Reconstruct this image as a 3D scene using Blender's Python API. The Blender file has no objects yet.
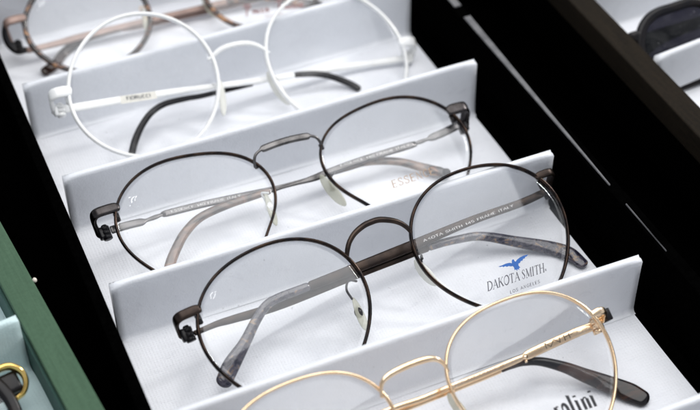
import bpy, bmesh, math, random
from mathutils import Vector, Matrix
random.seed(7)
S = 0.001                                   # everything below is in millimetres
PI = math.pi
scene = bpy.context.scene
col = scene.collection

# ------------------------------------------------------------------ materials
def new_mat(name):
    m = bpy.data.materials.new(name); m.use_nodes = True
    nt = m.node_tree; nt.nodes.clear()
    out = nt.nodes.new('ShaderNodeOutputMaterial')
    b = nt.nodes.new('ShaderNodeBsdfPrincipled')
    nt.links.new(b.outputs[0], out.inputs[0])
    return m, nt, b, out

def objco(nt, scale=(1, 1, 1), rot=(0, 0, 0)):
    tc = nt.nodes.new('ShaderNodeTexCoord'); mp = nt.nodes.new('ShaderNodeMapping')
    mp.inputs['Scale'].default_value = scale; mp.inputs['Rotation'].default_value = rot
    nt.links.new(tc.outputs['Object'], mp.inputs['Vector'])
    return mp.outputs[0]

def noise(nt, co, scale, detail=3, rough=.5, dist=0):
    n = nt.nodes.new('ShaderNodeTexNoise'); n.inputs['Scale'].default_value = scale
    n.inputs['Detail'].default_value = detail; n.inputs['Roughness'].default_value = rough
    n.inputs['Distortion'].default_value = dist
    nt.links.new(co, n.inputs['Vector']); return n.outputs['Fac']

def ramp(nt, fac, stops):
    r = nt.nodes.new('ShaderNodeValToRGB'); e = r.color_ramp.elements
    while len(e) < len(stops): e.new(.5)
    for i, (p, c) in enumerate(stops):
        e[i].position = p; e[i].color = (*c, 1) if len(c) == 3 else c
    nt.links.new(fac, r.inputs[0]); return r.outputs[0]

def mixv(nt, a, b, op='ADD', f=None):
    m = nt.nodes.new('ShaderNodeMath'); m.operation = op
    nt.links.new(a, m.inputs[0])
    if isinstance(b, (int, float)): m.inputs[1].default_value = b
    else: nt.links.new(b, m.inputs[1])
    return m.outputs[0]

def bump(nt, b, h, strength, dist):
    n = nt.nodes.new('ShaderNodeBump'); n.inputs['Strength'].default_value = strength
    n.inputs['Distance'].default_value = dist
    nt.links.new(h, n.inputs['Height']); nt.links.new(n.outputs[0], b.inputs['Normal'])

def cloth(name, c, weave=1900, rough=.55, wdepth=.00012, spec=.35):
    m, nt, b, _ = new_mat(name)
    co = objco(nt)
    f = noise(nt, co, 28, 4, .6)
    cc = ramp(nt, f, [(.3, tuple(x * .92 for x in c)), (.7, c)])
    # scuffs and dust specks
    sc = noise(nt, objco(nt, (1, 3.5, 1), (0, 0, .5)), 120, 6, .75, .8)
    sp = noise(nt, co, 520, 2, .5)
    m1 = nt.nodes.new('ShaderNodeMixRGB'); m1.blend_type = 'MULTIPLY'; m1.inputs[0].default_value = 1
    nt.links.new(cc, m1.inputs[1]); nt.links.new(ramp(nt, sc, [(.28, (.90, .90, .91)), (.42, (1, 1, 1))]), m1.inputs[2])
    m2 = nt.nodes.new('ShaderNodeMixRGB'); m2.blend_type = 'MULTIPLY'; m2.inputs[0].default_value = 1
    nt.links.new(m1.outputs[0], m2.inputs[1]); nt.links.new(ramp(nt, sp, [(.205, (.62, .62, .63)), (.235, (1, 1, 1))]), m2.inputs[2])
    nt.links.new(m2.outputs[0], b.inputs['Base Color'])
    b.inputs['Roughness'].default_value = rough
    b.inputs['Specular IOR Level'].default_value = spec
    w1 = nt.nodes.new('ShaderNodeTexWave'); w1.bands_direction = 'X'; w1.inputs['Scale'].default_value = weave / 6.28
    w2 = nt.nodes.new('ShaderNodeTexWave'); w2.bands_direction = 'Y'; w2.inputs['Scale'].default_value = weave / 6.28
    for w in (w1, w2):
        w.inputs['Distortion'].default_value = .6; w.inputs['Detail'].default_value = 1
        nt.links.new(co, w.inputs['Vector'])
    w2.bands_direction = 'Z' if False else 'Y'
    s = mixv(nt, mixv(nt, w1.outputs['Fac'], w2.outputs['Fac'], 'MULTIPLY'), .45, 'MULTIPLY')
    if not weave: s = mixv(nt, s, 0, 'MULTIPLY')
    big = noise(nt, co, 45, 3, .5)
    fine = noise(nt, co, 1500, 2, .6)
    s2 = mixv(nt, s, mixv(nt, fine, .8, 'MULTIPLY'))
    s3 = mixv(nt, s2, mixv(nt, mixv(nt, big, 7.0, 'MULTIPLY'), mixv(nt, noise(nt, objco(nt, (1, 2.5, 1), (0, 0, .3)), 140, 4, .6, .6), 1.6, 'MULTIPLY')))
    bump(nt, b, s3, 1.0, wdepth)
    return m

def metal(name, c, rough=.25, c2=None, metallic=1.0, coat=0, scale=160, grain=1.0):
    m, nt, b, _ = new_mat(name)
    co = objco(nt)
    f = noise(nt, co, scale, 4, .6)
    c2 = c2 or tuple(x * .75 for x in c)
    nt.links.new(ramp(nt, f, [(.38, c2), (.62, c)]), b.inputs['Base Color'])
    b.inputs['Metallic'].default_value = metallic
    r = nt.nodes.new('ShaderNodeMapRange'); r.inputs['To Min'].default_value = rough * .75; r.inputs['To Max'].default_value = rough * 1.4
    nt.links.new(noise(nt, co, 420, 3), r.inputs['Value']); nt.links.new(r.outputs[0], b.inputs['Roughness'])
    b.inputs['Coat Weight'].default_value = coat
    bump(nt, b, noise(nt, co, 1800, 2), .25 * grain, .00005)
    return m

def plastic(name, c, c2, rough=.18, scale=110, sharp=.1, trans=0, aniso=(1, 1, 1)):
    m, nt, b, _ = new_mat(name)
    co = objco(nt, aniso)
    f = noise(nt, co, scale, 5, .6, 1.2)
    nt.links.new(ramp(nt, f, [(.5 - sharp, c2), (.5 + sharp, c)]), b.inputs['Base Color'])
    b.inputs['Roughness'].default_value = rough
    b.inputs['Transmission Weight'].default_value = trans
    b.inputs['IOR'].default_value = 1.45
    return m

def marbled(name, dark, mid, light, scale, rough=.16, lo=.44, hi=.60):
    m, nt, b, _ = new_mat(name)
    co = objco(nt, (1, 1.6, 1), (0, 0, .6))
    f = noise(nt, co, scale, 5, .62, 1.6)
    nt.links.new(ramp(nt, f, [(lo - .08, dark), (lo, dark), (lo + .05, mid), (hi - .03, mid), (hi + .03, light)]), b.inputs['Base Color'])
    b.inputs['Roughness'].default_value = rough; b.inputs['Coat Weight'].default_value = .3
    return m

def ink(name, c, rough=.6):
    m, nt, b, _ = new_mat(name)
    co = objco(nt)
    nt.links.new(ramp(nt, noise(nt, co, 900, 2), [(.3, tuple(x * .85 for x in c)), (.7, c)]), b.inputs['Base Color'])
    b.inputs['Roughness'].default_value = rough
    return m

def lens_mat(name, tint=(1, 1, 1), f0=.028):
    m = bpy.data.materials.new(name); m.use_nodes = True
    nt = m.node_tree; nt.nodes.clear()
    out = nt.nodes.new('ShaderNodeOutputMaterial')
    t = nt.nodes.new('ShaderNodeBsdfTransparent'); t.inputs[0].default_value = (*tint, 1)
    g = nt.nodes.new('ShaderNodeBsdfGlossy'); g.inputs['Roughness'].default_value = .02
    g.inputs['Color'].default_value = (.93, .96, 1, 1)
    # Schlick reflectance, the same from either side of the thin sheet
    ge = nt.nodes.new('ShaderNodeNewGeometry'); dt = nt.nodes.new('ShaderNodeVectorMath'); dt.operation = 'DOT_PRODUCT'
    nt.links.new(ge.outputs['Normal'], dt.inputs[0]); nt.links.new(ge.outputs['Incoming'], dt.inputs[1])
    ab = mixv(nt, dt.outputs['Value'], 0, 'ADD'); ab = mixv(nt, ab, 1, 'MULTIPLY')
    am = nt.nodes.new('ShaderNodeMath'); am.operation = 'ABSOLUTE'; nt.links.new(ab, am.inputs[0])
    om = nt.nodes.new('ShaderNodeMath'); om.operation = 'SUBTRACT'; om.inputs[0].default_value = 1; nt.links.new(am.outputs[0], om.inputs[1])
    pw = mixv(nt, om.outputs[0], 5, 'POWER')
    fr = nt.nodes.new('ShaderNodeMath'); fr.operation = 'MULTIPLY_ADD'; nt.links.new(pw, fr.inputs[0])
    fr.inputs[1].default_value = .6; fr.inputs[2].default_value = f0
    co = objco(nt)
    # faint waviness of a stamped demonstration lens
    bn = nt.nodes.new('ShaderNodeBump'); bn.inputs['Strength'].default_value = .25; bn.inputs['Distance'].default_value = .0004
    nt.links.new(noise(nt, co, 40, 1), bn.inputs['Height'])
    nt.links.new(bn.outputs[0], g.inputs['Normal'])
    df = nt.nodes.new('ShaderNodeBsdfDiffuse'); df.inputs['Color'].default_value = (.8, .8, .8, 1)
    dust = ramp(nt, noise(nt, co, 900, 3, .7), [(.66, (0, 0, 0)), (.80, (.35, .35, .35))])
    smudge = ramp(nt, noise(nt, co, 60, 4, .6, .8), [(.52, (0, 0, 0)), (.75, (.035, .035, .035))])
    ad = mixv(nt, dust, smudge, 'ADD')
    md = nt.nodes.new('ShaderNodeMixShader'); nt.links.new(ad, md.inputs[0]); nt.links.new(t.outputs[0], md.inputs[1]); nt.links.new(df.outputs[0], md.inputs[2])
    mx = nt.nodes.new('ShaderNodeMixShader')
    nt.links.new(fr.outputs[0], mx.inputs[0]); nt.links.new(md.outputs[0], mx.inputs[1]); nt.links.new(g.outputs[0], mx.inputs[2])
    nt.links.new(mx.outputs[0], out.inputs[0])
    return m

def black_mat(name, c=.0007, rough=1, spec=.0):
    m, nt, b, _ = new_mat(name)
    co = objco(nt)
    nt.links.new(ramp(nt, noise(nt, co, 600, 3), [(.3, (c * .6,) * 3), (.7, (c * 1.4,) * 3)]), b.inputs['Base Color'])
    b.inputs['Roughness'].default_value = rough; b.inputs['Specular IOR Level'].default_value = spec
    bump(nt, b, noise(nt, co, 1500, 2), .4, .0001)
    return m

def wood(name, c, c2, rough=.5, ang=0):
    m, nt, b, _ = new_mat(name)
    co = objco(nt, (60, 3, 60), (0, 0, ang))
    f = noise(nt, co, 22, 5, .65)
    g = noise(nt, objco(nt), 700, 3, .7)
    nt.links.new(ramp(nt, mixv(nt, mixv(nt, f, .6, 'MULTIPLY'), mixv(nt, g, .4, 'MULTIPLY')), [(.32, c2), (.66, c)]), b.inputs['Base Color'])
    b.inputs['Roughness'].default_value = rough; b.inputs['Specular IOR Level'].default_value = .12
    bump(nt, b, g, .5, .0002)
    return m

M = dict(
    white=cloth('white_leatherette', (.81, .825, .865)),
    mint=cloth('mint_leatherette', (.60, .75, .76)),
    lens=lens_mat('demo_lens'),
    clear_lens=lens_mat('coated_lens', f0=.012),
    divider=cloth('smooth_leatherette', (.77, .79, .83), weave=0, rough=.42),
    dark_lens=lens_mat('smoked_lens', (.13, .125, .16)),
    black=black_mat('black_velvet'),
    edge=metal('rim_highlight_paint', (.15, .15, .155), .7, (.095, .095, .10), 0),  # matte grey standing in for the glossy highlight on the tray lip
    green=wood('green_paint', (.070, .128, .080), (.048, .092, .056), .55),
    green_dark=wood('green_lining', (.05, .10, .085), (.03, .07, .06), .6),
    brown=wood('dark_brown_wood', (.017, .012, .007), (.005, .004, .0025), .8),
    gun=metal('gunmetal', (.060, .055, .056), .25, (.03, .027, .026)),
    steel=metal('grey_metal', (.15, .145, .145), .28, (.08, .077, .077)),
    blk=plastic('black_acetate', (.006, .006, .008), (.012, .010, .010), .28),
    darkrim=metal('dark_bronze', (.036, .021, .014), .2, (.006, .005, .006), .9, .1, 230),
    bronze=metal('brown_bronze', (.050, .036, .029), .3, (.026, .020, .018), .9),
    gold=metal('rose_gold', (.95, .73, .50), .17, (.86, .61, .38)),
    ygold=metal('yellow_gold', (.85, .60, .20), .15, (.72, .46, .12)),
    enamel=metal('white_enamel', (.82, .82, .80), .25, (.82, .83, .83), 0.0, .4),
    tortoise=marbled('tortoise_acetate', (.010, .005, .004), (.095, .032, .014), (.40, .20, .08), 120, .18, .50, .60),
    marble=marbled('marbled_tip', (.010, .010, .022), (.052, .048, .066), (.21, .14, .085), 250),
    amber=marbled('brown_translucent_tip', (.035, .026, .024), (.115, .078, .062), (.20, .125, .09), 110, .16, .42, .56),
    brownblk=plastic('brown_black_tip', (.005, .004, .005), (.034, .014, .009), .14, 60, .05, 0, (.5, 2.2, 1)),
    pink=metal('rosy_brown_metal', (.33, .23, .195), .4, (.24, .165, .14), .35),
    print_black=ink('black_print', (.03, .03, .035)),
    print_grey=ink('grey_print', (.10, .10, .12)),
    print_blue=ink('blue_print', (.02, .12, .42)),
    print_gold=ink('gold_print', (.42, .27, .16), .35),
    print_rose=ink('rose_print', (.26, .10, .10)),
    print_white=ink('white_print', (.72, .72, .72)),
    etch=ink('white_etching', (.88, .89, .92)),
    plate=ink('plate_print', (.70, .68, .61), .3),
    pearl=ink('pearl', (.75, .68, .6), .2),
)
def pad_material(name, alpha, c):
    m, nt, b, _ = new_mat(name)
    co = objco(nt)
    nt.links.new(ramp(nt, noise(nt, co, 200, 2), [(.3, tuple(x * .93 for x in c)), (.7, c)]), b.inputs['Base Color'])
    b.inputs['Roughness'].default_value = .12; b.inputs['IOR'].default_value = 1.35
    b.inputs['Alpha'].default_value = alpha
    return m
M['blk'].node_tree.nodes['Principled BSDF'].inputs['Specular IOR Level'].default_value = .28
M['pad'] = pad_material('clear_silicone', .6, (.60, .60, .49)); M['milky'] = pad_material('milky_silicone', .85, (.84, .84, .78))

# ------------------------------------------------------------------ helpers
def link(name, bm, mat, parent=None, smooth=True, loc=None):
    bmesh.ops.recalc_face_normals(bm, faces=bm.faces)
    me = bpy.data.meshes.new(name); bm.to_mesh(me); bm.free()
    for v in me.vertices: v.co = v.co * S
    if smooth:
        for p in me.polygons: p.use_smooth = True
    me.materials.append(mat)
    o = bpy.data.objects.new(name, me); col.objects.link(o)
    if parent: o.parent = parent
    if loc: o.location = Vector(loc) * S
    return o

def tag(o, label=None, cat=None, group=None, kind=None):
    if label: o['label'] = label
    if cat: o['category'] = cat
    if group: o['group'] = group
    if kind: o['kind'] = kind
    return o

def empty(name, loc, rot=None):
    o = bpy.data.objects.new(name, None); col.objects.link(o)
    o.empty_display_size = .01
    if rot is None: o.location = Vector(loc) * S
    else: o.matrix_world = Matrix.Translation(Vector(loc) * S) @ rot.to_4x4()
    return o

def cr(ctrl, step=1.0, closed=False):
    """Catmull-Rom through control tuples of any length"""
    n = len(ctrl); out = []
    segs = n if closed else n - 1
    for i in range(segs):
        if closed: p0, p1, p2, p3 = (ctrl[(i + k) % n] for k in (-1, 0, 1, 2))
        else:
            p1, p2 = ctrl[i], ctrl[i + 1]
            p0 = ctrl[i - 1] if i else tuple(2 * a - b for a, b in zip(p1, p2))
            p3 = ctrl[i + 2] if i + 2 < n else tuple(2 * b - a for a, b in zip(p1, p2))
        d = math.dist(p1[:3], p2[:3]); k = max(2, int(d / step) + 1)
        for j in range(k):
            t = j / k
            out.append(tuple(.5 * (2 * b + (c - a) * t + (2 * a - 5 * b + 4 * c - d_) * t * t + (3 * b - a - 3 * c + d_) * t ** 3)
                             for a, b, c, d_ in zip(p0, p1, p2, p3)))
    if not closed: out.append(tuple(ctrl[-1]))
    return out

def sweep(bm, pts, up=(0, 0, 1), closed=False, e=2.0, ns=12, round_end=False):
    """pts: (x,y,z,w,h): half width across, half height along up"""
    n = len(pts); rings = []
    upv = Vector(up)
    for i, p in enumerate(pts):
        P = Vector(p[:3])
        if closed: T = Vector(pts[(i + 1) % n][:3]) - Vector(pts[i - 1][:3])
        else: T = Vector(pts[min(i + 1, n - 1)][:3]) - Vector(pts[max(i - 1, 0)][:3])
        T.normalize(); A = T.cross(upv)
        if A.length < 1e-4: A = T.orthogonal()
        A.normalize(); B = A.cross(T).normalized()
        w, h = p[3], p[4]; r = []
        for k in range(ns):
            a = 2 * PI * (k + .5) / ns; ca, sa = math.cos(a), math.sin(a)
            x = math.copysign(abs(ca) ** (2 / e), ca); y = math.copysign(abs(sa) ** (2 / e), sa)
            r.append(bm.verts.new(P + A * x * w + B * y * h))
        rings.append(r)
    m = n if closed else n - 1
    for i in range(m):
        a, b = rings[i], rings[(i + 1) % n]
        for k in range(ns):
            bm.faces.new((a[k], a[(k + 1) % ns], b[(k + 1) % ns], b[k]))
    if not closed:
        for r, j, s in ((rings[0], 0, -1), (rings[-1], n - 1, 1)):
            P = Vector(pts[j][:3]); Q = Vector(pts[j - 1 if s > 0 else 1][:3])
            T = (P - Q).normalized(); w = max(pts[j][3], pts[j][4]) * .8 if round_end else min(pts[j][3], pts[j][4]) * .25
            last = r
            for f in [(math.sin(math.radians(q)), math.cos(math.radians(q))) for q in (18, 36, 54, 70, 83)] if round_end else ((1, .8),):
                nr = [bm.verts.new(P + (v.co - P) * f[1] + T * w * f[0]) for v in r]
                for k in range(ns): bm.faces.new((last[k], last[(k + 1) % ns], nr[(k + 1) % ns], nr[k]))
                last = nr
            bm.faces.new(last)

def tube(ctrl, r, step=.6, **k):
    bm = bmesh.new(); sweep(bm, cr([(*c[:3], r, r) if len(c) == 3 else c for c in ctrl], step), round_end=True, **k); return bm

def box(bm, x0, x1, y0, y1, z0, z1, bev=0, seg=2):
    t = bmesh.new(); bmesh.ops.create_cube(t, size=1)
    for v in t.verts:
        v.co = Vector(((x0 + x1) / 2 + v.co.x * (x1 - x0), (y0 + y1) / 2 + v.co.y * (y1 - y0), (z0 + z1) / 2 + v.co.z * (z1 - z0)))
    if bev: bmesh.ops.bevel(t, geom=t.edges[:], offset=bev, segments=seg, affect='EDGES', profile=.6)
    me = bpy.data.meshes.new('tmp'); t.to_mesh(me); bm.from_mesh(me); t.free(); bpy.data.meshes.remove(me)

def ellipsoid(bm, c, r, mat=None, seg=20):
    m = Matrix.Translation(Vector(c)) @ (mat.to_4x4() if mat else Matrix()) @ Matrix.Diagonal((*r, 1))
    bmesh.ops.create_uvsphere(bm, u_segments=seg, v_segments=seg // 2, radius=1, matrix=m)

def cyl(bm, c, axis, r, h, seg=20, bev=.15):
    q = Vector((0, 0, 1)).rotation_difference(Vector(axis)).to_matrix().to_4x4()
    t = bmesh.new()
    bmesh.ops.create_cone(t, cap_ends=True, segments=seg, radius1=r, radius2=r, depth=h)
    if bev: bmesh.ops.bevel(t, geom=[e for e in t.edges if abs(e.verts[0].co.z - e.verts[1].co.z) < 1e-6], offset=bev, segments=2, affect='EDGES')
    bmesh.ops.transform(t, matrix=Matrix.Translation(Vector(c)) @ q, verts=t.verts)
    me = bpy.data.meshes.new('tmp'); t.to_mesh(me); bm.from_mesh(me); t.free(); bpy.data.meshes.remove(me)

# ------------------------------------------------------------------ lettering (stroke font)
def arc(cx, cy, rx, ry, a0, a1, n=10):
    return [(cx + rx * math.cos(math.radians(a0 + (a1 - a0) * i / n)), cy + ry * math.sin(math.radians(a0 + (a1 - a0) * i / n))) for i in range(n + 1)]
def aw(n, thin, thick, ph=0):      # widths of a curved stroke: thick at its sides
    return [thin + (thick - thin) * abs(math.sin(PI * (i / n) + ph)) for i in range(n + 1)]
TK, TN = .075, .028                # half widths
def sf(x, y, w=.13): return (TN, [(x - w, y), (x + w, y)])
SERIF = {
 'D': (.86, [(TK, [(.15, 0), (.15, 1)]), sf(.15, 0), sf(.15, 1), (aw(14, TN, TK), [(.15, 1)] + arc(.28, .5, .5, .5, 90, -90, 12) + [(.15, 0)])]),
 'A': (.86, [(TN, [(.1, 0), (.42, 1)]), (TK, [(.4, 1), (.76, 0)]), (TN, [(.22, .36), (.6, .36)]), sf(.08, 0), sf(.76, 0)]),
 'K': (.86, [(TK, [(.15, 0), (.15, 1)]), sf(.15, 0), sf(.15, 1), (TN, [(.17, .42), (.68, 1)]), (TK, [(.34, .6), (.74, 0)]), sf(.68, 1, .1), sf(.74, 0)]),
 'O': (.90, [(aw(24, TN, TK, PI / 2), arc(.43, .5, .37, .51, 0, 180, 12) + arc(.43, .5, .37, .51, 180, 360, 12)[1:])]),
 'T': (.78, [(TK, [(.38, 0), (.38, 1)]), sf(.38, 0), (TN * 1.3, [(.04, 1), (.72, 1)]), (TN, [(.04, 1), (.04, .8)]), (TN, [(.72, 1), (.72, .8)])]),
 'S': (.62, [([TN, TN, TN, TN * 1.4, TK, TK, TK, TN * 1.4, TN, TN, TN], [(.48, .74), (.46, .92), (.3, 1.01), (.13, .92), (.1, .75), (.28, .54), (.46, .3), (.44, .1), (.26, -.01), (.1, .08), (.07, .27)])]),
 'M': (1.02, [(TN, [(.14, 0), (.16, 1)]), (TK, [(.16, 1), (.5, .06)]), (TN, [(.5, .06), (.82, 1)]), (TK, [(.84, 1), (.86, 0)]), sf(.14, 0), sf(.86, 0), sf(.13, 1, .1), sf(.87, 1, .1)]),
 'I': (.40, [(TK, [(.18, 0), (.18, 1)]), sf(.18, 0), sf(.18, 1)]),
 'H': (.90, [(TK, [(.15, 0), (.15, 1)]), (TK, [(.72, 0), (.72, 1)]), (TN, [(.15, .52), (.72, .52)]), sf(.15, 0), sf(.15, 1), sf(.72, 0), sf(.72, 1)]),
 'r': (.3, [(.02, arc(.14, .18, .12, .12, 0, 360)), (.02, [(.1, .12), (.1, .25), (.16, .25), (.18, .2), (.1, .18), (.19, .11)])]),
 ' ': (.30, []),
}
w_ = .05
SANS = {
 'E': (.70, [(w_, [(.52, 1), (.1, 1), (.1, 0), (.54, 0)]), (w_, [(.1, .52), (.47, .52)])]),
 'S': (.70, [(w_, [(.54, .8), (.44, .97), (.28, 1), (.12, .9), (.1, .72), (.26, .54), (.46, .42), (.54, .24), (.46, .05), (.28, 0), (.12, .06), (.06, .22)])]),
 'N': (.80, [(w_, [(.1, 0), (.1, 1), (.6, 0), (.6, 1)])]),
 'C': (.76, [(w_, arc(.4, .5, .31, .5, 50, 310, 14))]),
 'L': (.60, [(w_, [(.1, 1), (.1, 0), (.5, 0)])]),
 'O': (.84, [(w_, arc(.4, .5, .31, .5, 0, 360, 18))]),
 'A': (.78, [(w_, [(.05, 0), (.36, 1), (.67, 0)]), (w_, [(.17, .36), (.55, .36)])]),
 'G': (.82, [(w_, arc(.4, .5, .31, .5, 50, 340, 14) + [(.7, .45), (.45, .45)])]),
 'F': (.64, [(w_, [(.52, 1), (.1, 1), (.1, 0)]), (w_, [(.1, .52), (.45, .52)])]),
 'I': (.28, [(w_, [(.13, 0), (.13, 1)])]),
 'R': (.74, [(w_, [(.1, 0), (.1, 1), (.4, 1), (.55, .88), (.55, .66), (.4, .52), (.1, .52)]), (w_, [(.35, .52), (.6, 0)])]),
 'U': (.78, [(w_, [(.1, 1), (.1, .25), (.2, .05), (.36, 0), (.52, .05), (.62, .25), (.62, 1)])]),
 'M': (.92, [(w_, [(.1, 0), (.1, 1), (.42, .2), (.74, 1), (.74, 0)])]),
 'T': (.68, [(w_, [(.02, 1), (.62, 1)]), (w_, [(.32, 1), (.32, 0)])]),
 'Y': (.70, [(w_, [(.02, 1), (.33, .5), (.64, 1)]), (w_, [(.33, .5), (.33, 0)])]),
 'D': (.78, [(w_, [(.1, 0), (.1, 1), (.35, 1), (.58, .8), (.62, .5), (.58, .2), (.35, 0), (.1, 0)])]),
 'K': (.74, [(w_, [(.1, 0), (.1, 1)]), (w_, [(.6, 1), (.12, .45)]), (w_, [(.3, .6), (.62, 0)])]),
 'H': (.78, [(w_, [(.1, 0), (.1, 1)]), (w_, [(.62, 0), (.62, 1)]), (w_, [(.1, .52), (.62, .52)])]),
 'W': (1.0, [(w_, [(.03, 1), (.25, 0), (.47, .8), (.69, 0), (.92, 1)])]),
 '1': (.5, [(w_, [(.1, .8), (.28, 1), (.28, 0)])]),
 '4': (.7, [(w_, [(.45, 0), (.45, 1), (.05, .3), (.6, .3)])]),
 '5': (.7, [(w_, [(.5, 1), (.14, 1), (.12, .55), (.35, .62), (.54, .45), (.5, .12), (.28, 0), (.08, .1)])]),
 '0': (.7, [(w_, arc(.33, .5, .25, .5, 0, 360, 16))]),
 ' ': (.45, []),
}
sb = .085
def stem(x, h0=0, h1=.62): return (sb, [(x, h0), (x, h1)])
DIDONE = {                       # tall condensed letters with heavy stems
 'r': (.36, [stem(.12), (.03, [(.14, .5), (.24, .62), (.34, .58)])]),
 'o': (.50, [(aw(24, .03, .085, PI / 2), arc(.24, .31, .17, .32, 0, 180, 12) + arc(.24, .31, .17, .32, 180, 360, 12)[1:])]),
 'l': (.30, [stem(.12, 0, 1.0), (.025, [(.0, 1.0), (.12, 1.0)])]),
 'i': (.30, [stem(.12), (.09, [(.12, .80), (.12, .90)]), (.025, [(0, .62), (.12, .62)])]),
 'n': (.56, [stem(.12), stem(.44, 0, .55), (.035, [(.14, .5), (.26, .63), (.38, .62), (.44, .52)])]),
}
SCRIPT = {
 'P': (.75, [(.035, [(.25, -.1), (.3, .5), (.38, 1.1)]), (.04, [(.05, .85), (.3, 1.12), (.62, 1.05), (.6, .7), (.3, .52)])]),
 'r': (.32, [(.035, [(0, .1), (.1, .42), (.14, .3), (.26, .4), (.22, .1), (.34, .08)])]),
 'i': (.24, [(.035, [(0, .1), (.1, .4), (.08, .05), (.26, .1)]), (.04, [(.13, .6), (.15, .64)])]),
 'c': (.34, [(.035, [(.28, .36), (.16, .42), (.05, .2), (.14, .02), (.36, .1)])]),
 'e': (.40, [(.035, [(.02, .12), (.22, .22), (.26, .38), (.14, .42), (.06, .2), (.16, .02), (.42, .12)])]),
 'T': (.55, [(.04, [(.0, .95), (.2, 1.08), (.75, 1.05)]), (.04, [(.4, 1.05), (.3, .4), (.16, -.05)])]),
 'u': (.42, [(.035, [(0, .38), (.04, .08), (.18, .03), (.3, .38), (.3, .06), (.44, .1)])]),
 's': (.3, [(.035, [(0, .08), (.16, .4), (.22, .14), (.08, .03), (.32, .1)])]),
 ' ': (.45, []),
}
def ribbon(bm, pts, w, mp):
    n = len(pts); ws = w if isinstance(w, list) else [w] * n
    if len(ws) != n: ws = [ws[min(len(ws) - 1, round(i * (len(ws) - 1) / (n - 1)))] for i in range(n)]
    prev = None
    for i in range(n):
        a = pts[max(i - 1, 0)]; b = pts[min(i + 1, n - 1)]
        dx, dy = b[0] - a[0], b[1] - a[1]; L = math.hypot(dx, dy) or 1
        nx, ny = -dy / L * ws[i], dx / L * ws[i]
        x, y = pts[i]
        if n > 2 and 0 < i < n - 1:      # keep the width round a corner
            d1 = (x - a[0], y - a[1]); d2 = (b[0] - x, b[1] - y)
            l1 = math.hypot(*d1) or 1; l2 = math.hypot(*d2) or 1
            c = (d1[0] * d2[0] + d1[1] * d2[1]) / l1 / l2
            k = 1 / max(.45, math.sqrt(max(0, (1 + c) / 2))); nx *= k; ny *= k
        cur = (bm.verts.new(mp(x + nx, y + ny)), bm.verts.new(mp(x - nx, y - ny)))
        if prev: bm.faces.new((prev[0], prev[1], cur[1], cur[0]))
        prev = cur
def text_width(txt, font, sp=0): return sum(font[c][0] + sp for c in txt)
def write(txt, font, p0, p1, cap, mp, sp=0, bold=1.0, boldadd=0):
    """text from p0 to p1 (baseline), cap = vector of the cap height; mp maps (u,v) -> 3D"""
    bm = bmesh.new(); W = text_width(txt, font, sp)
    ex = ((p1[0] - p0[0]) / W, (p1[1] - p0[1]) / W)
    x = 0
    lift = 0
    for ch in txt:
        adv, strokes = font[ch]
        for w, pts in strokes:
            lift += 1
            ww = [a * bold + boldadd for a in w] if isinstance(w, list) else w * bold + boldadd
            def m2(a, b, x=x, lf=(lift % 4) * .004):
                q = mp(p0[0] + ex[0] * (x + a) + cap[0] * b, p0[1] + ex[1] * (x + a) + cap[1] * b)
                return Vector((q[0], q[1], q[2] + lf))
            ribbon(bm, pts, ww, m2)
        x += adv + sp
    return bm

# ------------------------------------------------------------------ camera, fitted to the tray
CAM = Vector((-127.184, -334.873, 309.239))
Rv = Vector((.91636687, -.40014294, -.01254564)); Uv = Vector((.27879432, .6153499, .7373047)); Fv = Vector((.28730731, .67913925, -.67544384))
cam_d = bpy.data.cameras.new('camera'); cam = bpy.data.objects.new('camera', cam_d); col.objects.link(cam)
rot = Matrix((Rv, Uv, -Fv)).transposed()
cam.matrix_world = Matrix.Translation(CAM * S) @ rot.to_4x4()
cam_d.sensor_width = 36; cam_d.lens = 36 * 1407.646 / 700
cam_d.clip_start = .01; cam_d.clip_end = 100
cam_d.dof.use_dof = True; cam_d.dof.focus_distance = .452; cam_d.dof.aperture_fstop = 11
scene.camera = cam

# ------------------------------------------------------------------ table and trays
PITCH, HW, FLOOR = 55.722, 77.5, -24.3
bm = bmesh.new(); box(bm, -1500, 1500, -1200, 1800, -70, -60, 2)
tag(link('table', bm, M['black'], smooth=False), kind='structure')

def divider_bm(x0, x1, y, top=0, th=2.6, wob=0, tilt=0, floor=FLOOR):
    """upright divider: rounded top edge, softly filleted into the shelf in front of it"""
    prof = [(-1.6, floor + .0), (-.8, floor + .22), (-.25, floor + .7), (-.02, floor + 1.7), (0.05, floor + 7), (0, -10 + top), (-.05, -4 + top),
            (-.2, -1.5 + top), (.0, -.5 + top), (.45, -.1 + top), (1.1, 0 + top), (1.8, -.2 + top), (th - .2, -.8 + top), (th, -2 + top), (th, -12 + top), (th, floor - .5)]
    bm = bmesh.new(); N = 64; rows = []
    for i in range(N + 1):
        t = i / N; x = x0 + (x1 - x0) * t; r = []
        ed = min(i, N - i)
        for py, pz in prof:
            k = (pz - floor) / (top - floor)
            dy = wob * math.sin(3.1 * t + y * .37) * k + tilt * (t - .5)
            dz = .22 * math.sin(5.3 * t + y) * k
            if pz > top - .6: dz -= {0: 1.2, 1: .35, 2: .1}.get(ed, 0)
            r.append(bm.verts.new((x, y + py + dy, pz + dz)))
        rows.append(r)
    for a, b in zip(rows, rows[1:]):
        for k in range(len(prof) - 1): bm.faces.new((a[k], a[k + 1], b[k + 1], b[k]))
    for r in (rows[0], rows[-1]): bm.faces.new(r)
    return bm

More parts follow.
